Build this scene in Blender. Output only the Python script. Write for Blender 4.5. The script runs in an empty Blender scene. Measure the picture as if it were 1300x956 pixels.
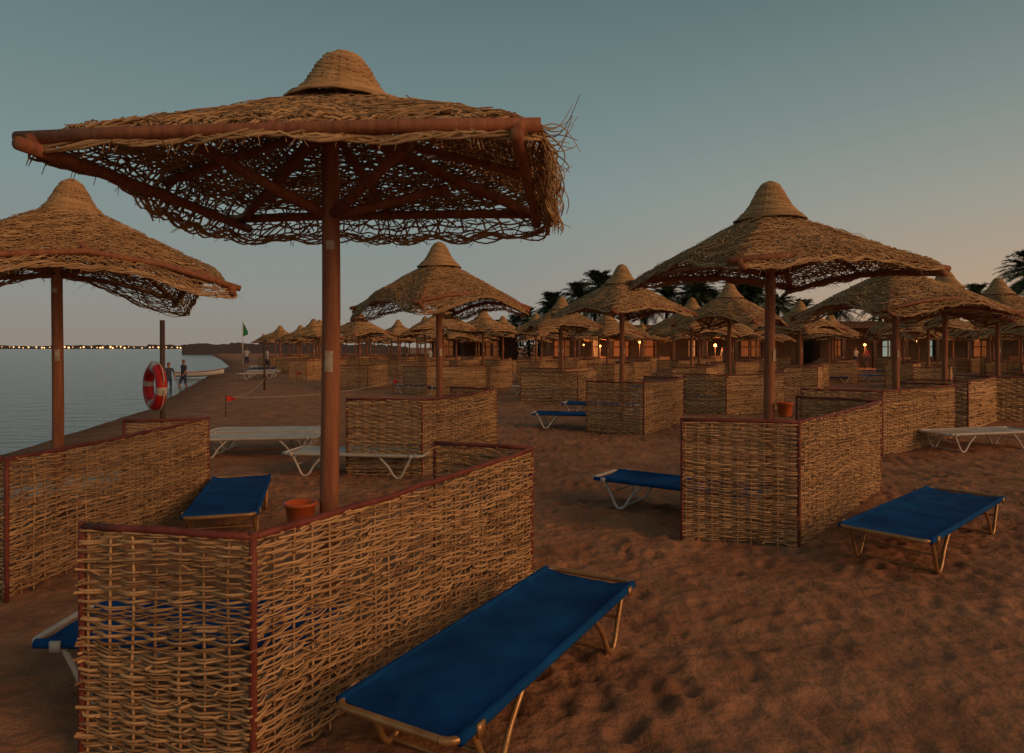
import bpy, math, random
import numpy as np
from mathutils import Vector
random.seed(4); rng=np.random.default_rng(7)
sc=bpy.context.scene
F=867.0; H=1.7

# ------------------------------------------------ mesh builder
class MB:
    def __init__(s): s.V=[];s.Q=[];s.T=[];s.qm=[];s.tm=[];s.n=0
    def add(s,V,Q=None,T=None,m=0):
        V=np.asarray(V,float); s.V.append(V)
        if Q is not None and len(Q):
            Q=np.asarray(Q,int)+s.n; s.Q.append(Q); s.qm.append(np.full(len(Q),m) if np.isscalar(m) else np.asarray(m))
        if T is not None and len(T):
            T=np.asarray(T,int)+s.n; s.T.append(T); s.tm.append(np.full(len(T),m if np.isscalar(m) else 0))
        s.n+=len(V)
    def mesh(s,name,mats,smooth=True):
        V=np.concatenate(s.V); me=bpy.data.meshes.new(name)
        Q=np.concatenate(s.Q) if s.Q else np.zeros((0,4),int); T=np.concatenate(s.T) if s.T else np.zeros((0,3),int)
        nq,nt=len(Q),len(T)
        me.vertices.add(len(V)); me.vertices.foreach_set('co',V.astype(np.float32).ravel())
        me.loops.add(nq*4+nt*3)
        me.loops.foreach_set('vertex_index',np.concatenate([Q.ravel(),T.ravel()]).astype(np.int32))
        me.polygons.add(nq+nt)
        ls=np.concatenate([np.arange(nq)*4,nq*4+np.arange(nt)*3]).astype(np.int32)
        me.polygons.foreach_set('loop_start',ls)
        mi=np.concatenate((s.qm if s.Q else [])+(s.tm if s.T else [])).astype(np.int32)
        for m in mats: me.materials.append(m)
        me.polygons.foreach_set('material_index',mi)
        me.polygons.foreach_set('use_smooth',np.full(nq+nt,smooth,dtype=bool))
        me.update(calc_edges=True); me.validate()
        return me
def obj(name,me,loc=(0,0,0),rz=0,sc_=1,parent=None):
    o=bpy.data.objects.new(name,me); sc.collection.objects.link(o)
    o.location=loc; o.rotation_euler=(0,0,rz)
    o.scale=(sc_,)*3 if np.isscalar(sc_) else sc_
    if parent: o.parent=parent
    return o
def tube(mb,P,r,sides=4,m=0,cap=False):
    P=np.asarray(P,float); n=len(P)
    T=np.gradient(P,axis=0); T/=np.linalg.norm(T,axis=1)[:,None]+1e-9
    up=np.array([0,0,1.]) if abs(T[:,2]).mean()<.75 else np.array([1.,0.1,0])
    A=np.cross(T,up); A/=np.linalg.norm(A,axis=1)[:,None]+1e-9; B=np.cross(A,T)
    r=np.broadcast_to(np.asarray(r,float),(n,))
    a=np.arange(sides)*2*math.pi/sides+math.pi/4
    V=P[:,None,:]+r[:,None,None]*(np.cos(a)[None,:,None]*A[:,None,:]+np.sin(a)[None,:,None]*B[:,None,:])
    V=V.reshape(-1,3); i=np.arange(n-1)[:,None]*sides; j=np.arange(sides)[None,:]; k=(j+1)%sides
    Q=np.stack([i+j,i+k,i+sides+k,i+sides+j],-1).reshape(-1,4)
    Tt=None
    if cap:
        V=np.vstack([V,P[0],P[-1]]); c0=n*sides; jj=np.arange(sides); kk=(jj+1)%sides
        Tt=np.concatenate([np.stack([kk,jj,np.full(sides,c0)],-1),np.stack([(n-1)*sides+jj,(n-1)*sides+kk,np.full(sides,c0+1)],-1)])
    mb.add(V,Q,Tt,m)
def box(mb,c,s,rz=0,m=0):
    x,y,z=np.array(s)/2; V=np.array([[a,b,d] for a in(-x,x) for b in(-y,y) for d in(-z,z)])
    R=np.array([[math.cos(rz),-math.sin(rz),0],[math.sin(rz),math.cos(rz),0],[0,0,1]])
    V=V@R.T+np.array(c)
    mb.add(V,[[0,1,3,2],[4,6,7,5],[0,4,5,1],[2,3,7,6],[0,2,6,4],[1,5,7,3]],None,m)
def lathe(mb,prof,c=(0,0,0),n=20,m=0):
    prof=np.array(prof); a=np.arange(n)*2*math.pi/n
    V=np.stack([prof[:,0][:,None]*np.cos(a),prof[:,0][:,None]*np.sin(a),np.repeat(prof[:,1][:,None],n,1)],-1).reshape(-1,3)+np.array(c)
    i=np.arange(len(prof)-1)[:,None]*n; j=np.arange(n)[None,:]; k=(j+1)%n
    mb.add(V,np.stack([i+j,i+k,i+n+k,i+n+j],-1).reshape(-1,4),None,m)

# ------------------------------------------------ materials
def newmat(name):
    m=bpy.data.materials.new(name); m.use_nodes=True; nt=m.node_tree
    b=nt.nodes['Principled BSDF']; return m,nt,b
def lk(nt,a,b): nt.links.new(a,b)
def mat(name,c1,c2=None,rough=.8,scale=8,bump=0,bscale=40,island=0,spec=.3,metal=0,stretch=None,coord='Object'):
    m,nt,b=newmat(name); c2=c2 or c1
    b.inputs['Roughness'].default_value=rough; b.inputs['Specular IOR Level'].default_value=spec; b.inputs['Metallic'].default_value=metal
    tc=nt.nodes.new('ShaderNodeTexCoord'); src=tc.outputs[coord]
    if stretch:
        mp=nt.nodes.new('ShaderNodeMapping'); mp.inputs['Scale'].default_value=stretch; lk(nt,src,mp.inputs[0]); src=mp.outputs[0]
    nz=nt.nodes.new('ShaderNodeTexNoise'); nz.inputs['Scale'].default_value=scale; nz.inputs['Detail'].default_value=5
    lk(nt,src,nz.inputs['Vector'])
    mr=nt.nodes.new('ShaderNodeMapRange'); mr.inputs[1].default_value=.3; mr.inputs[2].default_value=.7; lk(nt,nz.outputs[0],mr.inputs[0])
    fac=mr.outputs[0]
    if island:
        g=nt.nodes.new('ShaderNodeNewGeometry'); mx=nt.nodes.new('ShaderNodeMix'); mx.inputs[0].default_value=island
        lk(nt,fac,mx.inputs[2]); lk(nt,g.outputs['Random Per Island'],mx.inputs[3]); fac=mx.outputs[0]
    mc=nt.nodes.new('ShaderNodeMix'); mc.data_type='RGBA'; mc.inputs[6].default_value=(*c1,1); mc.inputs[7].default_value=(*c2,1)
    lk(nt,fac,mc.inputs[0]); lk(nt,mc.outputs[2],b.inputs['Base Color'])
    if bump:
        n2=nt.nodes.new('ShaderNodeTexNoise'); n2.inputs['Scale'].default_value=bscale; n2.inputs['Detail'].default_value=4; lk(nt,src,n2.inputs['Vector'])
        bp=nt.nodes.new('ShaderNodeBump'); bp.inputs['Strength'].default_value=bump; bp.inputs['Distance'].default_value=.01
        lk(nt,n2.outputs[0],bp.inputs['Height']); lk(nt,bp.outputs[0],b.inputs['Normal'])
    return m
def emis(name,c,s):
    m,nt,b=newmat(name); b.inputs['Base Color'].default_value=(*c,1); b.inputs['Emission Color'].default_value=(*c,1); b.inputs['Emission Strength'].default_value=s; return m
M_reed=mat('wicker_reed',(.21,.10,.042),(.66,.40,.19),.75,6,.3,60,.75)
M_thatch=mat('thatch_strand',(.21,.108,.045),(.58,.36,.175),.85,5,.3,60,.7)
M_cap=mat('woven_cap_reed',(.26,.135,.055),(.56,.34,.155),.8,6,.3,60,.6)
M_wood=mat('painted_pole_wood',(.20,.066,.03),(.33,.125,.055),.65,5,.4,30,0,stretch=(6,6,.6))
M_rail=mat('red_brown_rail',(.12,.024,.016),(.21,.05,.03),.6,9,.3,50)
M_label=mat('pole_label',(.5,.44,.34),(.3,.2,.12),.6,30)
M_blue=mat('blue_canvas',(.003,.036,.13),(.006,.074,.23),.85,3,.25,12,spec=.1)
M_white=mat('white_plastic',(.40,.34,.28),(.54,.47,.38),.5,4)
M_gold=mat('worn_frame_metal',(.34,.16,.055),(.5,.27,.1),.35,12,.2,50,spec=.6,metal=.4)
M_wmetal=mat('white_frame_metal',(.5,.44,.38),(.62,.56,.48),.4,9)
M_orange=mat('orange_plastic',(.45,.08,.02),(.55,.12,.03),.5,6)
M_red=mat('life_ring_red',(.40,.012,.01),(.5,.02,.015),.45,6)
M_dark=mat('dark_wood',(.05,.028,.02),(.08,.045,.03),.7,6)
M_flag=mat('red_flag',(.6,.03,.02),(.5,.02,.02),.7)
M_gflag=mat('green_flag',(.02,.16,.07),(.03,.22,.1),.7)
M_rope=mat('rope',(.4,.3,.2),(.5,.4,.28),.8)

# ------------------------------------------------ wicker windbreak
def fence_mesh(poly,h,seed,dz=.0096,r=.0056,step=.0275,name='wicker_windbreak'):
    R=np.random.default_rng(seed); mb=MB(); poly=np.array(poly,float)
    seg=np.linalg.norm(np.diff(poly,axis=0),axis=1); cum=np.concatenate([[0],np.cumsum(seg)]); L=cum[-1]
    hi=dz<.012
    def at(s):
        x=np.interp(s,cum,poly[:,0]); y=np.interp(s,cum,poly[:,1])
        k=np.clip(np.searchsorted(cum,s,side='right')-1,0,len(seg)-1); d=(poly[k+1]-poly[k])/seg[k][:,None]
        return x,y,d[:,1],-d[:,0]
    sp=.11; n=int(h/dz)
    for s in np.arange(.03,L,sp):
        s=np.array([s]); x,y,nx,ny=at(s); z=np.linspace(-.03,h-.005+R.normal(0,.008),6); j=R.normal(0,.003,6)
        tube(mb,np.stack([x+j,y+j,z],-1),.0065,4,0)
    ph=R.random(6)*6
    for i in range(n):
        z0=.008+i*dz; par=(i//2)%2; s0=-R.random()*.6
        while s0<L:
            ln=.4+R.random()*1.3; a=max(s0,0.0); b=min(s0+ln,L)
            if b-a>.09:
                s=np.arange(a,b,step); x,y,nx,ny=at(s)
                off=(.0155+R.normal(0,.002))*np.cos(math.pi*(s-.03)/sp+par*math.pi)+R.normal(0,.0026,len(s))+R.normal(0,.0025)
                t=(s-s[0])/(s[-1]-s[0]+1e-6)
                zz=z0+.014*np.sin(2.3*s+ph[0]+3*z0)+.009*np.sin(5.1*s+ph[1]+7*z0)+R.normal(0,.003)+R.normal(0,.006)*np.sin(t*3+R.random()*3)+np.cumsum(R.normal(0,.0009,len(s)))
                zz=np.clip(zz,.0,h-.002)
                if R.random()<.45: off[-1]+=R.choice([-1,1])*(.008+.03*R.random()); zz[-1]+=R.normal(0,.014)
                if R.random()<.45: off[0]+=R.choice([-1,1])*(.008+.03*R.random()); zz[0]+=R.normal(0,.014)
                rr=r*(.7+.65*R.random())
                tube(mb,np.stack([x+nx*off,y+ny*off,zz],-1),rr*np.linspace(1.1,.75,len(s)),4,0)
            s0+=ln+(R.random()*.04-.03)
    if hi:   # loose stray reeds
        for _ in range(int(70*L)):
            s1=R.random()*(L-.3); ln=.08+.25*R.random(); s=np.linspace(s1,s1+ln,6); x,y,nx,ny=at(s); sd=R.choice([-1,1]); z0=R.random()*(h-.03)+.01
            off=sd*(.018+.014*np.sin(np.linspace(0,3.1,6))*R.random()); zz=np.clip(z0+R.normal(0,.04)*np.linspace(0,1,6),0,h)
            tube(mb,np.stack([x+nx*off,y+ny*off,zz],-1),.0035,3,0)
    for k in range(len(poly)-1):
        a,b=poly[k],poly[k+1]; m=max(4,int(seg[k]/.15)); t=np.linspace(0,1,m)
        P=np.stack([a[0]+(b[0]-a[0])*t,a[1]+(b[1]-a[1])*t,np.full(m,h+.012)+R.normal(0,.0035,m)-.012*np.sin(t*math.pi)*(seg[k]>1.5)],-1)
        tube(mb,P,.0165,8,1,True)
    for p in poly:
        z=np.linspace(-.15,h+.03,5); tube(mb,np.stack([np.full(5,p[0]),np.full(5,p[1]),z],-1),.016,8,1,True)
    return mb.mesh(name,[M_reed,M_rail])
near_f=[
 ([(-1.80,2.86),(-1.02,2.69),(.145,5.04),(-.60,5.33)],.94),
 ([(-4.25,4.95),(-3.42,4.62),(-3.25,7.30),(-3.95,6.95)],.93),
 ([(1.50,6.02),(2.46,5.85),(4.37,8.10),(3.67,8.8)],1.05),
 ([(-2.2,9.1),(-1.18,8.93),(-.26,11.2),(-1.05,11.7)],1.0),
 ([(1.51,13.8),(2.55,13.2),(3.88,15.5),(3.1,16.)],1.0),
 ([(4.75,11.2),(5.8,10.7),(8.1,12.5),(7.5,13.3)],1.0)]
for i,(p,h) in enumerate(near_f):
    c=np.mean(p,axis=0); q=[(a[0]-c[0],a[1]-c[1]) for a in p]
    me=fence_mesh(q,h,10+i) if i<3 else fence_mesh(q,h,10+i,.014,.0085)
    obj('wicker_windbreak',me,(c[0],c[1],0))
far_f=[fence_mesh([(-1.,-1.2),(-.05,-1.4),(1.3,1.1),(.6,1.5)],1.0,50,.024,.0155,.055),
       fence_mesh([(-1.2,-.9),(-.2,-1.35),(1.5,.8),(.9,1.4)],1.0,51,.024,.0155,.055),
       fence_mesh([(-1.3,-1.0),(.4,-1.5),(1.2,.9)],.95,52,.024,.0155,.055)]

# ------------------------------------------------ straw umbrella
def umbrella_mesh(seed,lvl,droop=.1,zr=2.60,half=1.08,curl=False,label=True,cap=1.0,poff=(0,0),zt=3.16,smax=1.065,fall=0.,toff=(0,0),dy=1.0):
    R=np.random.default_rng(seed); mb=MB()
    ph=R.random(8)*6.28
    def surf(s,phi,lift=0):
        s=np.asarray(s,float); c=np.cos(phi); sn=np.sin(phi); p=2+14*np.clip(s,0,1)**1.2
        rr=s*half/((np.abs(c)**p+np.abs(sn)**p)**(1/p)); cor=np.abs(np.sin(2*phi))**3
        z=zr+(zt-zr)*np.clip(1-s,0,1)**1.12-1.1*np.clip(s-1,0,1)*(1+fall*np.clip(sn*3+1,0,1))-droop*cor*np.clip(s,0,2)**2
        z=z-.05*droop/.1*np.clip(s,0,2)**3*(.5+.5*np.sin(3*phi+ph[0]))+.012*s*np.sin(5*phi+ph[1])+.006*s*np.sin(11*phi+ph[2]+4*s)
        rr=rr*(1+.012*np.sin(7*phi+ph[3])*s+.006*np.sin(17*phi+ph[4])*s)
        return np.stack([rr*c+toff[0],(rr*sn+toff[1])*dy,z+lift],-1)
    nr={2:66,1:42,0:24}[lvl]; st={2:.034,1:.055,0:.1}[lvl]; tr={2:.0062,1:.0092,0:.018}[lvl]
    for i in range(nr):
        s=.15+(smax-.15)*i/(nr-1); per=8*half*s*.9; f0=R.random()*6.28; done=0
        while done<per:
            ln=min(.5+R.random()*1.4,per-done+.05); k=max(3,int(ln/st)); t=np.linspace(0,1,k)
            arc=done+ln*t; phi=f0+arc/per*2*math.pi
            wob=.005*np.sin(arc*9+R.random()*6)+R.normal(0,.004)+(t-.5)*R.normal(0,.014)
            lift=(.010 if lvl>0 else .005)*np.cos(math.pi*arc/.10+i*math.pi)+R.normal(0,.003,k)
            tube(mb,surf(np.minimum(s+wob/half,smax+.02),phi,lift),tr*(.75+.5*R.random()),4 if lvl==2 else 3,0); done+=ln
    for i in range({2:7,1:5,0:3}[lvl]):   # rolled rim
        k={2:150,1:90,0:50}[lvl]; phi=np.linspace(0,6.33,k)+R.random()*6; q=R.random()*6
        tube(mb,surf(smax+.010*np.cos(phi*22+q)+.006*np.sin(phi*7+i),phi,.012*np.sin(phi*22+q)-.004+.006*np.sin(phi*9+i*2)),{2:.0068,1:.009,0:.017}[lvl],4,0)
    nrib={2:60,1:40,0:16}[lvl]
    for i in range(nrib):
        phi=2*math.pi*i/nrib+R.normal(0,.02); s=np.linspace(.12,smax-.02*R.random(),12 if lvl else 6)
        tube(mb,surf(s,np.full(len(s),phi)+.02*np.sin(s*8+i),-.004),.007 if lvl else .012,4 if lvl else 3,0)
    ncr={2:40,1:24,0:9}[lvl]; gap={2:.038,1:.06,0:.2}[lvl]; tl={2:.095,1:.15,0:.36}[lvl]; w={2:.0056,1:.009,0:.018}[lvl]
    for i in range(ncr):
        s=.16+(smax-.17)*(i+.5)/ncr; per=8*half*s*.9; nn=int(per/gap); sg=1 if i%2 else -1
        for j in range(nn):
            if R.random()<.24: continue
            phi=2*math.pi*(j+R.normal(0,.25))/nn; a=sg*(.42+R.normal(0,.2)); ln=tl*R.uniform(.7,1.3); t=np.linspace(-.5,.5,3)
            ss=np.clip(s+ln*math.sin(a)*t/half+R.normal(0,.005),.1,smax+.015); pp=phi+ln*math.cos(a)*t/(half*max(s,.2)*1.12)
            tube(mb,surf(ss,pp,.013+.010*(1-4*t*t)+R.normal(0,.004)),w*(.7+.6*R.random()),3,0)
    if lvl==2:
        for i in range(900):
            s=math.sqrt(R.random())*.93+.12; phi=R.random()*6.28; a=R.uniform(-1,1); ln=.1+.14*R.random(); t=np.linspace(-.5,.5,4)
            tube(mb,surf(np.clip(s+ln*math.sin(a)*t/half,.1,smax),phi+ln*math.cos(a)*t/(half*max(s,.2)*1.1),-.012+.045*(R.random()>.5)+R.normal(0,.006,4)),.0032,3,0)
    nf={2:400,1:140,0:18}[lvl]
    for i in range(nf):
        phi=R.random()*6.28; P0=surf(smax-.01,phi); o=np.array([math.cos(phi),math.sin(phi),0]); tg=np.array([-o[1],o[0],0])
        ln=.015+.075*R.random()**2; t=np.linspace(0,1,4)[:,None]; sd=R.normal(0,.9)
        P=P0+o*ln*.4*t+tg*ln*sd*t-np.array([0,0,1])*ln*t**1.3
        tube(mb,P,(.0035 if lvl==2 else .005 if lvl==1 else .01)*np.linspace(1,.5,4),3,0)
    if curl:   # torn side of the mat
        for i in range(300):
            y=R.uniform(-half*.95,half*.98); P0=np.array([half*smax*.99+toff[0],y*dy,zr-.07+R.normal(0,.02)]); ln=R.uniform(.04,.17)*(1.3 if y<-.2 else 1)
            t=np.linspace(0,1,7)[:,None]; k=R.normal(0,.7)
            P=P0+np.array([1,0,0])*ln*(.55*np.sin(t*2)*R.uniform(.4,1.2))+np.array([0,1,0])*ln*k*t**2-np.array([0,0,1])*ln*(.9*t)
            tube(mb,P,.0045*np.linspace(1,.5,7),3,0)
        for i in range(14):
            y=R.uniform(-half,-half*.2); P0=np.array([half*smax+toff[0],y*dy,zr-.07]); ln=R.uniform(.12,.22); t=np.linspace(0,1,9)[:,None]; k=R.normal(0,.4); u=R.uniform(-.5,.8)
            P=P0+np.array([1,0,0])*ln*.8*t+np.array([0,1,0])*ln*k*t**2+np.array([0,0,1])*ln*(u*t**2-.35*np.sin(t*3.1)*u)
            tube(mb,P,.0036*np.linspace(1,.4,9),3,0)
    prof=np.array([[.36,-.05],[.29,.015],[.22,.09],[.175,.17],[.135,.25],[.095,.315],[.05,.35],[.012,.362]])
    if cap<1: prof=np.array([[.33,-.03],[.24,.04],[.195,.10],[.165,.155],[.135,.205],[.10,.245],[.055,.27],[.012,.28]])
    prof[:,1]+=3.07; d=np.concatenate([[0],np.cumsum(np.linalg.norm(np.diff(prof,axis=0),axis=1))])
    nc={2:36,1:22,0:12}[lvl]
    for i in range(nc):
        dd=d[-1]*i/(nc-1); r0=np.interp(dd,d,prof[:,0]); z0=np.interp(dd,d,prof[:,1]); k={2:48,1:24,0:12}[lvl]; a=np.linspace(0,2*math.pi*1.02,k)
        wv=(.006 if lvl==2 else .004)*np.cos(a*14+i*math.pi); rr=np.maximum(r0+wv,.004)
        tube(mb,np.stack([rr*np.cos(a),rr*np.sin(a),np.full(k,z0)+.004*np.sin(a*3+i)],-1),{2:.0088,1:.013,0:.026}[lvl],4,2)
    for i in range(24 if lvl else 8):
        a=i*2*math.pi/(24 if lvl else 8); q=prof*np.array([.985,1]); tube(mb,np.stack([q[:,0]*math.cos(a),q[:,0]*math.sin(a),q[:,1]],-1),.010,4,2)
    # timber frame
    sd=12 if lvl==2 else 8
    zz=np.linspace(-.3,3.12,12); wob=np.stack([poff[0]+.006*np.sin(zz*2+ph[5]),poff[1]+.006*np.sin(zz*1.7+ph[6]),zz],-1)
    tube(mb,wob,np.linspace(.056,.05,12),sd+4,1,True)
    zb=zr-.065; h=half; px,py=poff
    for k in range(4):
        a=k*math.pi/2; ca,sa=math.cos(a),math.sin(a)
        rot=lambda x,y,z:(x*ca-y*sa,(x*sa+y*ca)*dy,z)
        dz=-.055 if k%2 else 0; e=.07+.05*R.random(); dr=-droop*1.05
        P=[rot(-h-e,-h,zb+dz+dr-.01),rot(-h*.5,-h,zb+dz+dr*.3),rot(0,-h,zb+dz),rot(h*.5,-h,zb+dz+dr*.3),rot(h+e,-h,zb+dz+dr-.01)]
        tube(mb,P,.030,sd,1,True)
        def off(x,y,z,f): q=rot(x,y,z); return (q[0]+px*f,q[1]+py*f,z)
        tube(mb,[off(.04,.04,2.98,1),off(h*.5,h*.5,(3.0+zb)/2-.02,.5),off(h+.03,h+.03,zb-.03+dr,0)],.032,sd,1,True)
        tube(mb,[off(.03,.03,2.46,1),off(h*.52,h*.52,2.71+dr*.3,.5)],.028,sd,1,True)
        tube(mb,[off(0.0,.05,2.96,1),off(0,h*1.0,zb+.02,0)],.022,sd,1,True)
    if label:
        for zc,hh in((2.28,.05),(1.62,.12)):
            a0=-math.pi/2+R.normal(0,.3); aa=np.linspace(a0-.4,a0+.4,6); V=[];
            for z in(zc-hh/2,zc+hh/2):
                for a in aa: V.append((px+.0595*math.cos(a)+.006*math.sin(z*2+ph[5]),py+.0595*math.sin(a)+.006*math.sin(z*1.7+ph[6]),z))
            mb.add(V,[[j,j+1,j+7,j+6] for j in range(5)],None,3)
    return mb.mesh('straw_umbrella',[M_thatch,M_wood,M_cap,M_label])
def bucket(x,y,z,r=.075):
    mb=MB(); lathe(mb,[(0.001,0),(r*.72,0),(r*.78,.01),(r*.98,.13),(r*1.1,.135),(r*1.1,.15),(r*.95,.15),(r*.74,.02),(0.001,.02)],n=24)
    return obj('orange_bucket',mb.mesh('orange_bucket',[M_orange]),(x,y,z))
rad=math.radians
obj('straw_umbrella',umbrella_mesh(100,2,.0,2.69,1.05,curl=True,cap=.8,poff=(-.10,.07),zt=3.19,smax=1.09,fall=1.0,toff=(0,.08),dy=.90),(-.95,3.84,0),rad(-4.5))
obj('straw_umbrella',umbrella_mesh(101,2,.24,2.62,1.24,zt=3.2,poff=(-.12,0)),(-4.55,7.05,0),rad(38))
obj('straw_umbrella',umbrella_mesh(102,2,.08,half=1.06),(2.70,7.15,0),rad(15))
obj('straw_umbrella',umbrella_mesh(103,2,.17,half=1.0,smax=1.09,fall=.5),(-1.2,11.25,0),rad(40))
mid=[umbrella_mesh(110,1,.12,half=1.02),umbrella_mesh(111,1,.2)]
obj('straw_umbrella',mid[0],(2.3,14.3,0),rad(30))
obj('straw_umbrella',mid[1],(6.75,12,0),rad(12),(1.1,1.1,.98))
obj('straw_umbrella',mid[0],(9.7,15.3,0),rad(60),(1.1,1.1,1.0))
obj('straw_umbrella',mid[1],(12.1,17.0,0),rad(20))
obj('straw_umbrella',mid[1],(5.8,18.2,0),rad(50))
obj('straw_umbrella',mid[0],(1.6,22,0),rad(10),.97)
bucket(-1.19,3.84,.68,.085); bucket(2.84,7.10,.98,.08)
lo=[umbrella_mesh(120+i,0,.1+.05*i,half=1.03) for i in range(3)]
def xs(y): return np.interp(y,[-50,0,12.6,21.4,45.7,70,110,300,1500,6000],[-8,-8,-9.3,-11.4,-20.4,-29,-47,-135,-690,-2760])
placed=[(9.7,15.3),(12.1,17),(5.8,18.2),(1.6,22)]
gen=[(-6.6,29.5),(-2.6,25.5),(-10.6,36.5)]
k=0; y=25.0
while y<98:
    x=-48+(k%2)*2.3
    while x<52:
        X=x+random.uniform(-.6,.6); Y=y+random.uniform(-.6,.6); x+=4.5
        if X<xs(Y)+4.2 or abs(X)>.8*Y+3: continue
        if Y<34 and X<-3.2: continue
        if Y>54 and X>-2: continue
        if any((X-a)**2+(Y-b)**2<9 for a,b in placed+gen): continue
        gen.append((X,Y))
    y+=4.3; k+=1
for X,Y in gen:
    obj('straw_umbrella',random.choice(lo),(X,Y,0),random.uniform(0,1.57),(1.05,1.05,random.uniform(.93,1.02)))
for X,Y in placed+gen:
    if Y<75: obj('wicker_windbreak',random.choice(far_f),(X,Y,0),random.uniform(-.25,.25))

# ------------------------------------------------ loungers
def lounger_mesh(L,W,fab,met,seed,hh=.30):
    R=np.random.default_rng(seed); mb=MB(); nx,ny=60,18; r=.016
    X,Y=np.meshgrid(np.linspace(.03,L-.03,nx),np.linspace(-W/2,W/2,ny),indexing='ij')
    v=(Y/(W/2)); sag=.032*(1-v**4)*(.7+.3*np.sin(X*3+1)); Z=hh+r+.003-sag
    for _ in range(22):   # soft creases in the cloth
        cx,cy,th,w_=R.uniform(0,L),R.uniform(-W/2,W/2),R.uniform(0,3.1),R.uniform(.02,.045); u=(X-cx)*math.cos(th)+(Y-cy)*math.sin(th); q=-(X-cx)*math.sin(th)+(Y-cy)*math.cos(th)
        Z=Z+R.choice([-1,1])*.007*np.exp(-(u/w_)**2-(q/.22)**2)
    top=np.stack([X,Y*1.03,Z],-1).reshape(-1,3); bot=top-np.array([0,0,.006])
    i,j=np.meshgrid(np.arange(nx-1),np.arange(ny-1),indexing='ij'); q=np.stack([i*ny+j,(i+1)*ny+j,(i+1)*ny+j+1,i*ny+j+1],-1).reshape(-1,4)
    mb.add(top,q,None,0); mb.add(bot,q[:,::-1],None,0)
    for sy in(-1,1):
        x=np.linspace(.03,L-.03,30); tube(mb,np.stack([x,np.full(30,sy*W/2*1.01),np.full(30,hh)],-1),.0225,10,0,True)
    c=.06; P=[]
    for cx,cy,a0 in((L-c,W/2-c,0),(c,W/2-c,90),(c,-W/2+c,180),(L-c,-W/2+c,270)):
        for a in np.linspace(a0,a0+90,5): P.append((cx+c*math.cos(rad(a)),cy+c*math.sin(rad(a)),hh))
    P.append(P[0]); tube(mb,P,r,8,1)
    for xe,dr in((.34,-1),(L-.34,1)):
        for sy in(-1,1):
            yy=sy*(W/2-.02)
            pts=np.array([(xe+dr*.20,yy,hh-.01),(xe+dr*.13,yy,.16),(xe+dr*.08,yy,.05),(xe+dr*.045,yy,.012),(xe+dr*.0,yy,.014),(xe-dr*.04,yy,.05),(xe-dr*.10,yy,.15),(xe-dr*.24,yy,hh-.01)])
            t=np.linspace(0,7,24); P=np.stack([np.interp(t,np.arange(8),pts[:,k]) for k in range(3)],-1)
            tube(mb,P,.0145,8,1,True)
            box(mb,(xe+dr*.20,sy*(W/2+.026),hh-.004),(.05,.012,.05),0,1)
        tube(mb,[(xe+dr*.02,-W/2+.02,.016),(xe+dr*.02,W/2-.02,.016)],.012,8,1)
        tube(mb,[(xe+dr*.13,-W/2+.02,.16),(xe+dr*.13,W/2-.02,.16)],.009,8,1)
    return mb.mesh('sun_lounger',[fab,met])
def lounger(p,q,W,fab,met,L=None,seed=1):
    dx,dy=q[0]-p[0],q[1]-p[1]; L=L or math.hypot(dx,dy)
    return obj('sun_lounger',lounger_mesh(L,W,fab,met,seed),(p[0],p[1],0),math.atan2(dy,dx))
lounger((.48,4.20),(-.45,2.54),.56,M_blue,M_gold,seed=1)
lounger((2.78,5.13),(4.38,6.60),.62,M_blue,M_gold,seed=2)
lounger((1.02,7.55),(2.45,6.55),.56,M_blue,M_wmetal,seed=3)
lounger((-2.42,5.65),(-2.92,7.40),.56,M_blue,M_gold,seed=4)
lounger((-2.28,3.48),(-.88,3.46),.5,M_blue,M_wmetal,seed=5)
wl=lounger_mesh(1.9,.6,M_white,M_wmetal,6); bl=lounger_mesh(1.9,.6,M_blue,M_wmetal,7)
def put(me,x,y,a): obj('sun_lounger',me,(x,y,0),rad(a))
put(wl,-4.95,10.6,8); put(wl,-5.05,11.5,6); put(wl,-3.0,9.3,-8); put(wl,6.9,11.2,14)
put(wl,-5.1,5.9,60)
put(bl,.45,14.6,-12); put(bl,1.3,17.3,-20); put(bl,.4,22,20); put(bl,3.6,20,10)
for X,Y in gen+placed:
    if Y<60 and random.random()<.6: put(random.choice([wl,bl,bl]),X+random.uniform(-2.6,-1.4),Y+random.uniform(-1,1),random.uniform(-40,40))
for i in range(7): put(random.choice([wl,bl]),xs(36+i*2.6)+2.6+random.uniform(-.3,.3),36+i*2.6,random.uniform(10,50))

# ------------------------------------------------ life ring on a post
mb=MB(); tube(mb,[(0,0,-.3),(0.01,0,.9),(0,0,2.09)],.035,10,0,True); 
tube(mb,[(-.01,-.1,1.46),(0,0,1.46)],.012,6,0,True)
n,k=72,14; Rr,r=.265,.075; a=np.arange(n)*2*math.pi/n; b=np.arange(k)*2*math.pi/k
A,B=np.meshgrid(a,b,indexing='ij')
V=np.stack([(Rr+r*np.cos(B))*np.cos(A),r*np.sin(B)-.10,(Rr+r*np.cos(B))*np.sin(A)*1.0+1.14],-1).reshape(-1,3)
i,j=np.meshgrid(np.arange(n),np.arange(k),indexing='ij'); q=np.stack([i*k+j,((i+1)%n)*k+j,((i+1)%n)*k+(j+1)%k,i*k+(j+1)%k],-1).reshape(-1,4)
mm=np.where(((i+4)%18)<4,2,1).reshape(-1)
mb.add(V,q,None,mm)
for c in range(4):
    aa=np.linspace(c*math.pi/2+.1,c*math.pi/2+1.47,12); bul=.355+.03*np.sin((aa-aa[0])/(1.37)*math.pi)
    tube(mb,np.stack([bul*np.cos(aa),np.full(12,-.10),1.14+bul*np.sin(aa)],-1),.008,5,3)
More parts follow.
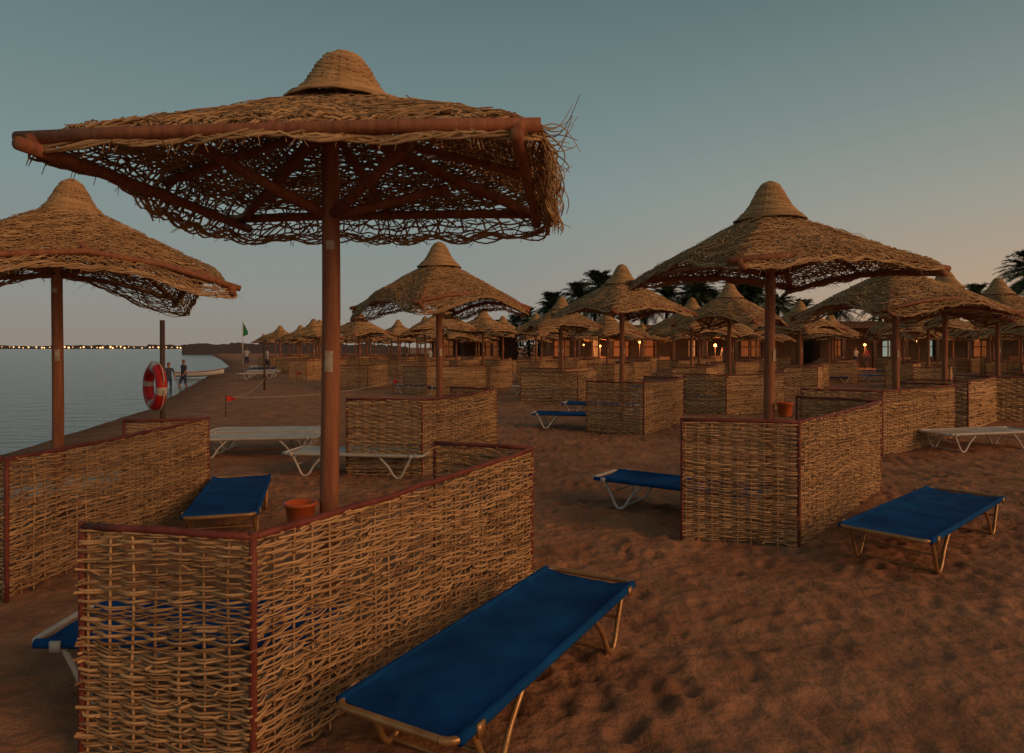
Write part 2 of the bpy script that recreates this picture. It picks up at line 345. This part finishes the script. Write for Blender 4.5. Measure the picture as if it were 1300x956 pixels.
obj('life_ring_post',mb.mesh('life_ring_post',[M_dark,M_red,M_white,M_rope]),(-5.02,9.8,0),rad(-44))

# ------------------------------------------------ flags, poles, rope
def pennant(x,y,h,m,nm):
    mb=MB(); tube(mb,[(0,0,-.1),(0,0,h)],.012,6,0,True)
    V=[];n=8
    for i in range(n+1):
        t=i/n; w=.16*(1-t); V+= [(.02+.26*t,.04*math.sin(t*5),h-.02-.09*t-w),(.02+.26*t,.04*math.sin(t*5),h-.02-.09*t+0)]
    mb.add(V,[[2*i,2*i+2,2*i+3,2*i+1] for i in range(n)],None,1)
    obj(nm,mb.mesh(nm,[M_dark,m]),(x,y,0),random.uniform(-.6,.6))
pennant(-7.25,17.3,.5,M_flag,'red_marker_flag'); pennant(-10.4,33,.55,M_flag,'red_marker_flag'); pennant(-4.35,25,.55,M_flag,'red_marker_flag')
mb=MB(); tube(mb,[(0,0,-.2),(0,0,2.0)],.04,8,0,True); tube(mb,[(0,0,1.95),(.25,0,1.9)],.015,6,0,True); obj('volleyball_post',mb.mesh('volleyball_post',[M_dark]),(-9.9,27.3,0))
mb=MB(); t=np.linspace(0,1,20)
tube(mb,np.stack([-7.25+2.9*t,17.3+7.7*t,.44-.7*t*(1-t)],-1),.008,5,0); tube(mb,np.stack([-7.25-2.65*t,17.3+10*t,.44-.8*t*(1-t)],-1),.008,5,0)
obj('boundary_rope',mb.mesh('boundary_rope',[M_rope]))
mb=MB(); tube(mb,[(0,0,-.2),(0,0,3.8)],.035,8,0,True)
V=[];n=8
for i in range(n+1): V+=[(.02+.045*i,.06*math.sin(i*1.3),2.55+.02*i),(.02+.045*i,.06*math.sin(i*1.3),3.7-.09*i)]
mb.add(V,[[2*i,2*i+2,2*i+3,2*i+1] for i in range(n)],None,1)
obj('green_beach_flag',mb.mesh('green_beach_flag',[M_wmetal,M_gflag]),(-21.3,54,0),.4)

# ------------------------------------------------ small boat pulled up at the waterline
mb=MB(); n=15; V=[]; prof=[(-1,.42),(-.96,.34),(-.75,.08),(0,0),(.75,.08),(.96,.34),(1,.42),(.86,.40),(.7,.24),(0,.18),(-.7,.24),(-.86,.40)]
for i in range(n):
    t=i/(n-1); w=.55*(math.sin(math.pi*min(1,(t*.62+.36)))**.7 if t<.999 else .03); x=-1.6+3.3*t; rise=.25*t**3
    for a,z in prof: V.append((x,a*w,z+rise))
m_=len(prof); Q=[[i*m_+j,i*m_+(j+1)%m_,(i+1)*m_+(j+1)%m_,(i+1)*m_+j] for i in range(n-1) for j in range(m_)]
mi=[1 if j in(0,5) else 0 for i in range(n-1) for j in range(m_)]
mb.add(V,Q,None,np.array(mi))
mb.add([V[j] for j in range(m_)],[[0,1,10,11],[1,2,9,10],[2,3,8,9],[3,4,7,8]],None,0)
for x in(-.9,.1): box(mb,(x,0,.34),(.25,.8,.03),0,0)
M_bw=mat('boat_white_paint',(.6,.56,.5),(.7,.66,.6),.4,4); M_br=mat('boat_trim',(.25,.06,.04),(.3,.08,.05),.5)
obj('rowing_boat',mb.mesh('rowing_boat',[M_bw,M_br]),(-19.9,43.5,-.2),rad(14),.85)

# ------------------------------------------------ people
skin=mat('skin',(.28,.13,.08)); hair=mat('hair',(.02,.012,.01))
def person(loc,rz,pose,shirt,shorts,nm='person'):
    J=dict(pel=(0,0,.94,.14),wa=(0,0,1.10,.125),ch=(0,.0,1.30,.155),nk=(0,0,1.47,.055),hd0=(0,-.01,1.56,.075),hd=(0,-.015,1.64,.098),hd2=(0,0,1.715,.07))
    for s,k in((-1,'l'),(1,'r')):
        J['sh'+k]=(s*.18,0,1.40,.062); J['hp'+k]=(s*.09,0,.88,.095)
        J['el'+k]=(s*.25,.02,1.13,.043); J['wr'+k]=(s*.27,-.05,.88,.03); J['ha'+k]=(s*.27,-.07,.79,.035)
        J['kn'+k]=(s*.10,-.01,.49,.06); J['an'+k]=(s*.10,.03,.08,.038); J['to'+k]=(s*.11,-.14,.035,.035)
    for k,v in pose.items(): J[k]=(*v,J[k][3])
    names=list(J); idx={k:i for i,k in enumerate(names)}
    E=[('pel','wa'),('wa','ch'),('ch','nk'),('nk','hd0'),('hd0','hd'),('hd','hd2')]
    for k in'lr': E+=[('ch','sh'+k),('sh'+k,'el'+k),('el'+k,'wr'+k),('wr'+k,'ha'+k),('pel','hp'+k),('hp'+k,'kn'+k),('kn'+k,'an'+k),('an'+k,'to'+k)]
    me=bpy.data.meshes.new('tmp'); me.from_pydata([J[k][:3] for k in names],[(idx[a],idx[b]) for a,b in E],[])
    o=bpy.data.objects.new('tmp',me); sc.collection.objects.link(o)
    o.modifiers.new('s','SKIN'); 
    bpy.context.view_layer.update()
    if not me.skin_vertices: 
        bpy.context.view_layer.objects.active=o; bpy.ops.mesh.customdata_skin_add()
    for i,k in enumerate(names):
        sv=me.skin_vertices[0].data[i]; sv.radius=(J[k][3],J[k][3]*.85); sv.use_root=(k=='pel')
    o.modifiers.new('b','SUBSURF').levels=2
    dg=bpy.context.evaluated_depsgraph_get(); m2=bpy.data.meshes.new_from_object(o.evaluated_get(dg)); bpy.data.objects.remove(o)
    m2.materials.clear()
    for m in(skin,shirt,shorts,hair): m2.materials.append(m)
    for p in m2.polygons:
        c=p.center; 
        if c.z>1.66 or (c.z>1.55 and c.y>.02): p.material_index=3
        elif c.z>1.45: p.material_index=0
        elif c.z>.98 and (abs(c.x)<.19 or c.z>1.22): p.material_index=1
        elif .52<c.z<=.98 and abs(c.x)<.215: p.material_index=2
        else: p.material_index=0
        p.use_smooth=True
    obj(nm,m2,loc,rz)
MS=[mat('shirt_white',(.5,.45,.4)),mat('shirt_dark',(.05,.05,.07)),mat('shirt_red',(.3,.04,.03)),mat('shorts_navy',(.03,.04,.09))]
walk={'knl':(-.10,-.16,.50),'anl':(-.10,-.18,.10),'tol':(-.10,-.33,.06),'knr':(.1,.04,.49),'anr':(.1,.25,.12),'tor':(.1,.12,.03),'ell':(-.24,.12,1.13),'wrl':(-.25,.12,.9),'hal':(-.25,.08,.82),'elr':(.24,-.06,1.13),'wrr':(.25,-.22,.95),'har':(.25,-.28,.89)}
# two bathers standing in the shallows, others strolling
person((-16.9,33.6,-.75),.6,{},MS[1],MS[3]); person((-16.35,34.0,-.62),-.5,walk,MS[1],MS[3])
person((-15.8,44,0),2.4,walk,MS[0],MS[3]); person((-6.0,50,0),1.2,walk,MS[0],MS[1]); person((-20.6,53,0),.4,walk,MS[0],MS[3])
person((28.2,56,0),-1.2,walk,MS[0],MS[3]); person((29.3,56.5,0),0,{},MS[2],MS[1]); person((16,52,0),1.5,walk,MS[1],MS[3]); person((-18.6,52,0),2,{},MS[2],MS[1])

# ------------------------------------------------ palms & shrubs
M_leaf=mat('palm_frond',(.02,.035,.015),(.065,.085,.03),.7,3,island=.6)
M_trunk=mat('palm_trunk',(.08,.05,.03),(.14,.09,.055),.9,9,.5,20)
def palm_mesh(seed,h):
    R=np.random.default_rng(seed); mb=MB(); t=np.linspace(0,1,14); lean=R.normal(0,.05,2)
    rr=.24-.09*t+.02*(np.arange(14)%2); tube(mb,np.stack([lean[0]*h*t**2,lean[1]*h*t**2,-.2+(h+.2)*t],-1),rr,10,1)
    C=np.array([lean[0]*h,lean[1]*h,h])
    for i in range(60):
        az=R.random()*6.28; el=R.uniform(-.7,1.35); ln=R.uniform(2.2,3.2); u=np.linspace(0,1,16)
        d=np.array([math.cos(az),math.sin(az),0]); hx=ln*(u*math.cos(el)*.95+.06*u); hz=ln*(u*math.sin(el))-ln*.5*u**2.2
        P=C+d*hx[:,None]+np.array([0,0,1])*hz[:,None]; tube(mb,P,np.linspace(.03,.008,16),3,0)
        T=np.gradient(P,axis=0); T/=np.linalg.norm(T,axis=1)[:,None]; sd=np.cross(T,[0,0,1.]); sd/=np.linalg.norm(sd,axis=1)[:,None]+1e-6
        V=[];Q=[]
        for k_ in np.arange(2.,15,.42):
            p=np.array([np.interp(k_,np.arange(16),P[:,c]) for c in range(3)]); kk=int(k_); 
            for s in(-1,1):
                l=.6*math.sin(math.pi*min(1,(k_/15)*.8+.15))*R.uniform(.8,1.15); dd=sd[kk]*s*.75+T[kk]*.6+np.array([0,0,-.35+.5*R.random()])
                dd/=np.linalg.norm(dd); w=T[kk]*.04; b=len(V); V+=[p-w,p+w,p+dd*l+w*.3,p+dd*l-w*.3]; Q.append([b,b+1,b+2,b+3])
        mb.add(V,Q,None,0)
    return mb.mesh('palm_tree',[M_leaf,M_trunk],False)
pm=[palm_mesh(1,6.4),palm_mesh(2,6.2),palm_mesh(3,6.8)]
# (bearing column, distance, crown-top height in m)
for px,d,ht in[(735,66,8.1),(775,68,9.6),(795,72,8.8),(712,70,7.6),(692,70,6.9),(672,74,6.2),(755,74,7.8),(818,78,8.3),(845,72,8.5),(866,72,8.9),(888,68,8.5),(905,74,8.2),(938,70,8.9),(962,68,8.4),(655,78,5.6),(985,74,7.8),(1010,80,7.5),(1060,76,7.4),(1120,72,7.6),(1180,76,8.4),(1240,70,8.4),(638,84,5.2),(590,86,4.8)]:
    i=random.randrange(3); s=ht/([6.4,6.2,6.8][i]+1.6)
    obj('palm_tree',pm[i],((px-650)/F*d,d,0),random.random()*6,s)
obj('palm_tree',pm[2],((1306-650)/F*46,46,0),1,.96); obj('palm_tree',pm[0],((1322-650)/F*40,40,0),2,.94)
def shrub_band(nm,x0,x1,y,h,n,seed):
    R=np.random.default_rng(seed); V=[];Q=[]
    for i in range(n):
        x=R.uniform(x0,x1); hh=h*(.6+.4*math.sin(x*.37)+.25*math.sin(x*1.1)); z=R.random()**.7*max(hh,.4); p=np.array([x,y+R.normal(0,1.0),z]); a=R.normal(0,1,3); b=R.normal(0,1,3); a/=np.linalg.norm(a); b/=np.linalg.norm(b); s=.22
        k_=len(V); V+=[p-a*s,p-b*s*.5,p+a*s,p+b*s*.5]; Q.append([k_,k_+1,k_+2,k_+3])
    mb=MB(); mb.add(V,Q,None,0); obj(nm,mb.mesh(nm,[M_leaf],False))
shrub_band('shrub_hedge',-8,70,68,4.3,18000,3)

# ------------------------------------------------ restaurant building
M_wall=mat('plaster_wall',(.10,.055,.035),(.15,.09,.055),.9,2,.3,20); M_roof=mat('dark_roof',(.05,.03,.02),(.08,.045,.03),.9)
M_warm=emis('warm_interior_light',(1,.36,.1),.38); M_dim=emis('dim_interior_light',(1,.3,.08),.09); M_cool=emis('cool_shop_light',(.7,.9,.75),.25); M_bulb=emis('lamp_bulb',(1,.42,.12),3.5)
def building(nm,x0,x1,y,h,wins):
    root=bpy.data.objects.new(nm,None); sc.collection.objects.link(root); root.location=(x0,y,0); W=x1-x0
    mb=MB(); zs,zt=.9,2.3; edges=sorted(wins,key=lambda w:w[0]); cur=0
    for a,b,_ in edges:
        if a>cur: box(mb,((cur+a)/2,0,h/2),(a-cur,.3,h)) 
        box(mb,((a+b)/2,0,zs/2),(b-a,.3,zs)); box(mb,((a+b)/2,0,(zt+h)/2),(b-a,.3,h-zt)); cur=b
    if cur<W: box(mb,((cur+W)/2,0,h/2),(W-cur,.3,h))
    box(mb,(.15,3.2,h/2),(.3,6,h)); box(mb,(W-.15,3.2,h/2),(.3,6,h)); box(mb,(W/2,6.35,h/2),(W,.3,h))
    obj('walls',mb.mesh('walls',[M_wall],False),parent=root)
    mb=MB(); box(mb,(W/2,1.6,h+.13),(W+1.2,10.4,.25)); box(mb,(W/2,-3.66,h-.1),(W+1.2,.08,.4)); obj('roof',mb.mesh('roof',[M_roof],False),parent=root)
    mb=MB(); 
    for x in np.arange(.5,W,2.6): box(mb,(x,-3.3,h/2),(.28,.28,h))
    obj('columns',mb.mesh('columns',[M_dark],False),parent=root)
    for a,b,c in edges:
        mb=MB(); box(mb,((a+b)/2,.45,(zs+zt)/2),(b-a,.04,zt-zs),0,0); 
        for x in np.linspace(a,b,max(2,int((b-a)/.6)+1)): box(mb,(x,0.02,(zs+zt)/2),(.07,.08,zt-zs),0,1)
        box(mb,((a+b)/2,.03,zs+.85),(b-a,.06,.07),0,1)
        obj('lit_window',mb.mesh('lit_window',[c,M_roof],False),parent=root)
D_=M_dim
building('beach_restaurant',2.5,25,60,3.3,[(1.2,2.6,D_),(4.5,5.1,M_warm),(6.4,7.8,D_),(9.0,10.0,D_),(13,13.7,M_warm),(17.6,19.4,D_)])
building('beach_shop',27,52,60,3.6,[(1.0,2.2,D_),(5.5,6.6,M_cool),(9.4,10.2,M_cool),(13.5,15,D_),(19,20,M_warm)])
building('beach_bar',-7.5,0.5,64,3.0,[(1.0,2.0,D_),(5.0,6.2,D_)])
def lamp(x,y,z,e):
    mb=MB(); tube(mb,[(0,0,-.2),(0,0,z-.12)],.03,8,0,True); a=np.linspace(-math.pi/2,math.pi/2,8); q=.10*random.uniform(.6,1.3); lathe(mb,[(max(q*math.cos(t),.002),z+q*math.sin(t)) for t in a],n=12,m=1)
    o=obj('terrace_lamp',mb.mesh('terrace_lamp',[M_dark,M_bulb]),(x,y,0))
    if e:
        L=bpy.data.lights.new('bulb_light','POINT'); L.energy=e; L.color=(1,.42,.13); L.shadow_soft_size=.3
        lo_=bpy.data.objects.new('bulb_light',L); sc.collection.objects.link(lo_); lo_.parent=o; lo_.location=(0,-.3,z)
for px,d,z,e in[(762,52,1.8,170),(812,54,2.1,170),(741,55,1.9,0),(908,52,1.85,170),(1098,54,1.9,130),(1255,50,1.85,130),(560,60,2,0),(1165,55,2.2,0)]:
    lamp((px-650)/F*d,d,z,e)

# ------------------------------------------------ ground
def axis(a,b,st,lo_,hi_,g):
    c=list(np.arange(a,b,st)); s=st; x=c[-1]
    while x<hi_: s*=g; x+=s; c.append(x)
    s=st; x=c[0]; l=[]
    while x>lo_: s*=g; x-=s; l.append(x)
    return np.array(l[::-1]+c)
gx=axis(-3.5,6.5,.034,-3500,3500,1.024); gy=axis(1.6,8.,.034,-12,4500,1.024)
GX,GY=np.meshgrid(gx,gy,indexing='ij')
def vnoise(X,Y,sc_,seed):
    R=np.random.default_rng(seed); g=R.random((256,256)); x=X*sc_; y=Y*sc_; xi=np.floor(x).astype(int); yi=np.floor(y).astype(int); fx=x-xi; fy=y-yi
    fx=fx*fx*(3-2*fx); fy=fy*fy*(3-2*fy); q=lambda a,b:g[a%256,b%256]
    return (q(xi,yi)*(1-fx)+q(xi+1,yi)*fx)*(1-fy)+(q(xi,yi+1)*(1-fx)+q(xi+1,yi+1)*fx)*fy-.5
Z=.05*vnoise(GX,GY,.5,1)+.04*vnoise(GX,GY,1.7,2)+.024*vnoise(GX,GY,5,3)+.013*vnoise(GX,GY,11,4)
R=np.random.default_rng(12); D=np.zeros_like(Z)
for _ in range(12000):
    cx=R.uniform(-8,15); cy=1+R.random()**1.3*24; a=R.uniform(.06,.14); b=a*R.uniform(.38,.65); th=R.normal(1.1,.8); dep=R.uniform(.007,.030)
    i0,i1=np.searchsorted(gx,[cx-2.2*a,cx+2.2*a]); j0,j1=np.searchsorted(gy,[cy-2.2*a,cy+2.2*a])
    if i1<=i0 or j1<=j0: continue
    X=gx[i0:i1][:,None]-cx; Y=gy[j0:j1][None,:]-cy; u=(X*math.cos(th)+Y*math.sin(th))/a; v=(-X*math.sin(th)+Y*math.cos(th))/b; r2=u*u+v*v
    D[i0:i1,j0:j1]+=dep*(-np.exp(-r2*1.8)+.5*np.exp(-(np.sqrt(r2)-1.3)**2*7))
Z+=np.clip(D,-.055,.04)*(.45+1.1*np.clip(vnoise(GX,GY,.45,9)+.5,0,1))
Z*=np.clip(1.3-np.maximum(np.abs(GX),GY)/120,0.0,1)
ds=GX-xs(GY); slope=np.where(ds<4,-(4-ds)*.0625,0); slope=np.maximum(slope,-2.); Z=Z*np.clip(ds/4,0.1,1)+slope
nx,ny=len(gx),len(gy); V=np.stack([GX,GY,Z],-1).reshape(-1,3)
i,j=np.meshgrid(np.arange(nx-1),np.arange(ny-1),indexing='ij'); q=np.stack([i*ny+j,(i+1)*ny+j,(i+1)*ny+j+1,i*ny+j+1],-1).reshape(-1,4)
m,nt,b=newmat('beach_sand'); b.inputs['Roughness'].default_value=.95; b.inputs['Specular IOR Level'].default_value=.15
g=nt.nodes.new('ShaderNodeNewGeometry')
def noi(s,d=6):
    n=nt.nodes.new('ShaderNodeTexNoise'); n.inputs['Scale'].default_value=s; n.inputs['Detail'].default_value=d; lk(nt,g.outputs['Position'],n.inputs['Vector']); return n.outputs[0]
cr=nt.nodes.new('ShaderNodeValToRGB'); cr.color_ramp.elements[0].position=.3; cr.color_ramp.elements[0].color=(.25,.105,.052,1); cr.color_ramp.elements[1].position=.72; cr.color_ramp.elements[1].color=(.43,.20,.102,1)
lk(nt,noi(2.2,10),cr.inputs[0])
sp=nt.nodes.new('ShaderNodeSeparateXYZ'); lk(nt,g.outputs['Position'],sp.inputs[0]); mr=nt.nodes.new('ShaderNodeMapRange'); mr.inputs[1].default_value=-.24; mr.inputs[2].default_value=-.10; mr.inputs[3].default_value=.45; mr.inputs[4].default_value=1; lk(nt,sp.outputs[2],mr.inputs[0])
fine=nt.nodes.new('ShaderNodeMapRange'); fine.inputs[1].default_value=.3; fine.inputs[2].default_value=.7; fine.inputs[3].default_value=.7; fine.inputs[4].default_value=1.25; lk(nt,noi(130,4),fine.inputs[0])
mu=nt.nodes.new('ShaderNodeMath'); mu.operation='MULTIPLY'; lk(nt,mr.outputs[0],mu.inputs[0]); lk(nt,fine.outputs[0],mu.inputs[1])
mx=nt.nodes.new('ShaderNodeVectorMath'); mx.operation='SCALE'; lk(nt,cr.outputs[0],mx.inputs[0]); lk(nt,mu.outputs[0],mx.inputs[3]); lk(nt,mx.outputs[0],b.inputs['Base Color'])
bp=nt.nodes.new('ShaderNodeBump'); bp.inputs['Strength'].default_value=.9; bp.inputs['Distance'].default_value=.04; lk(nt,noi(12,9),bp.inputs['Height'])
bp2=nt.nodes.new('ShaderNodeBump'); bp2.inputs['Strength'].default_value=.6; bp2.inputs['Distance'].default_value=.005; lk(nt,noi(200,2),bp2.inputs['Height']); lk(nt,bp.outputs[0],bp2.inputs['Normal']); lk(nt,bp2.outputs[0],b.inputs['Normal'])
mb=MB(); mb.add(V,q,None,0); obj('beach_ground',mb.mesh('beach_ground',[m]))
# sea
m,nt,b=newmat('sea_water'); b.inputs['Base Color'].default_value=(.02,.05,.045,1); b.inputs['Roughness'].default_value=.14; b.inputs['IOR'].default_value=1.33
g=nt.nodes.new('ShaderNodeNewGeometry'); mp=nt.nodes.new('ShaderNodeMapping'); mp.inputs['Scale'].default_value=(.6,1.6,1); lk(nt,g.outputs['Position'],mp.inputs[0])
n=nt.nodes.new('ShaderNodeTexNoise'); n.inputs['Scale'].default_value=1.3; n.inputs['Detail'].default_value=6; lk(nt,mp.outputs[0],n.inputs['Vector'])
bp=nt.nodes.new('ShaderNodeBump'); bp.inputs['Strength'].default_value=.6; bp.inputs['Distance'].default_value=.16; lk(nt,n.outputs[0],bp.inputs['Height']); lk(nt,bp.outputs[0],b.inputs['Normal'])
yy=np.concatenate([np.arange(-12,120,4),np.geomspace(120,4400,30)]); V=[]
for y_ in yy: V+=[(-4500,y_,-.25),(float(xs(y_))+2.,y_,-.25)]
mb=MB(); mb.add(V,[[2*i,2*i+1,2*i+3,2*i+2] for i in range(len(yy)-1)],None,0); obj('sea',mb.mesh('sea',[m],False))
# distant shore with lights
mb=MB(); M_far=mat('distant_land',(.06,.05,.05),(.09,.075,.07),.9,.02); n=160; x=np.linspace(-900,-280,n); Rg=np.random.default_rng(5)
hh=2.2+1.6*np.abs(np.sin(x*.02))+Rg.random(n)*1.4+2.5*(x>-480)*np.abs(np.sin(x*.05)); V=[]
for a,b_ in zip(x,hh): V+=[(a,900,-.6),(a,900,b_),(a,930,-.6)]
mb.add(V,[[3*i,3*i+3,3*i+4,3*i+1] for i in range(n-1)]+[[3*i+1,3*i+4,3*i+5,3*i+2] for i in range(n-1)],None,0); obj('distant_shore',mb.mesh('distant_shore',[M_far],False))
mb=MB(); M_sl=emis('shore_light_glow',(1,.5,.2),2.6)
px=-30.
while px<345:
    X=(px-650)/F*890; s=random.uniform(.5,1.3); zc=1.0+random.random()*1.6; lathe(mb,[(.01,zc-s),(s*.8,zc-s*.5),(s,zc),(s*.8,zc+s*.5),(.01,zc+s)],(X,890,0),8,0); px+=random.choice([3,4,5,7,10])
obj('shore_lights',mb.mesh('shore_lights',[M_sl]))
mb=MB(); V=[];x=np.linspace(-92,-30,60); hh=1.5+1.2*np.sin((x+92)/62*3.14)+Rg.random(60)*.8
for a,b_ in zip(x,hh): V+=[(a,190,-.3),(a,190.5,b_),(a,196,b_*.9),(a,197,-.3)]
mb.add(V,[[4*i+k,4*i+4+k,4*i+5+k,4*i+1+k] for i in range(59) for k in range(3)],None,0); obj('low_hills',mb.mesh('low_hills',[M_far],False))

# ------------------------------------------------ sky, sun, camera
w=bpy.data.worlds.new('World'); sc.world=w; w.use_nodes=True; nt=w.node_tree; bg=nt.nodes['Background']
tc=nt.nodes.new('ShaderNodeTexCoord'); sp=nt.nodes.new('ShaderNodeSeparateXYZ'); lk(nt,tc.outputs['Generated'],sp.inputs[0])
def s2l(c): return tuple(((v/255)/12.92 if v/255<=.04045 else ((v/255+.055)/1.055)**2.4) for v in c)+(1,)
def ramp(st):
    r=nt.nodes.new('ShaderNodeValToRGB'); e=r.color_ramp.elements
    while len(e)<len(st): e.new(.5)
    for k,(p,c) in enumerate(st): e[k].position=p; e[k].color=s2l(c)
    lk(nt,sp.outputs[2],r.inputs[0]); return r.outputs[0]
A=ramp([(0,(144,134,124)),(.07,(141,142,136)),(.22,(124,143,143)),(.45,(94,117,120)),(1,(80,91,94))])
B=ramp([(0,(190,150,118)),(.08,(182,156,131)),(.18,(158,154,141)),(.3,(128,140,136)),(.45,(94,114,116)),(1,(80,91,94))])
mr=nt.nodes.new('ShaderNodeMapRange'); mr.interpolation_type='SMOOTHSTEP'; mr.inputs[1].default_value=-.2; mr.inputs[2].default_value=.8; lk(nt,sp.outputs[0],mr.inputs[0])
mx=nt.nodes.new('ShaderNodeMix'); mx.data_type='RGBA'; lk(nt,mr.outputs[0],mx.inputs[0]); lk(nt,A,mx.inputs[6]); lk(nt,B,mx.inputs[7])
sk=nt.nodes.new('ShaderNodeTexSky'); sk.sky_type='NISHITA'; sk.sun_disc=False; sk.sun_elevation=rad(2); sk.sun_rotation=rad(90)
sm=nt.nodes.new('ShaderNodeVectorMath'); sm.operation='SCALE'; sm.inputs[3].default_value=.001; lk(nt,sk.outputs[0],sm.inputs[0])
ad=nt.nodes.new('ShaderNodeVectorMath'); ad.operation='ADD'; lk(nt,mx.outputs[2],ad.inputs[0]); lk(nt,sm.outputs[0],ad.inputs[1]); lk(nt,ad.outputs[0],bg.inputs[0]); bg.inputs[1].default_value=1.0
S=bpy.data.lights.new('sun','SUN'); S.energy=1.5; S.angle=rad(30); S.color=(1,.53,.25)
so=bpy.data.objects.new('sun',S); sc.collection.objects.link(so); dv=Vector((1,-.7,.46)); so.rotation_euler=dv.to_track_quat('Z','Y').to_euler()
cam=bpy.data.cameras.new('camera'); co=bpy.data.objects.new('camera',cam); sc.collection.objects.link(co); co.location=(0,0,H); co.rotation_euler=(rad(90),0,0)
cam.sensor_width=36; cam.lens=24; cam.shift_y=-37/1300; cam.clip_end=9000; cam.clip_start=.05; sc.camera=co
sc.view_settings.view_transform='Standard'; sc.view_settings.look='None'; sc.view_settings.exposure=0
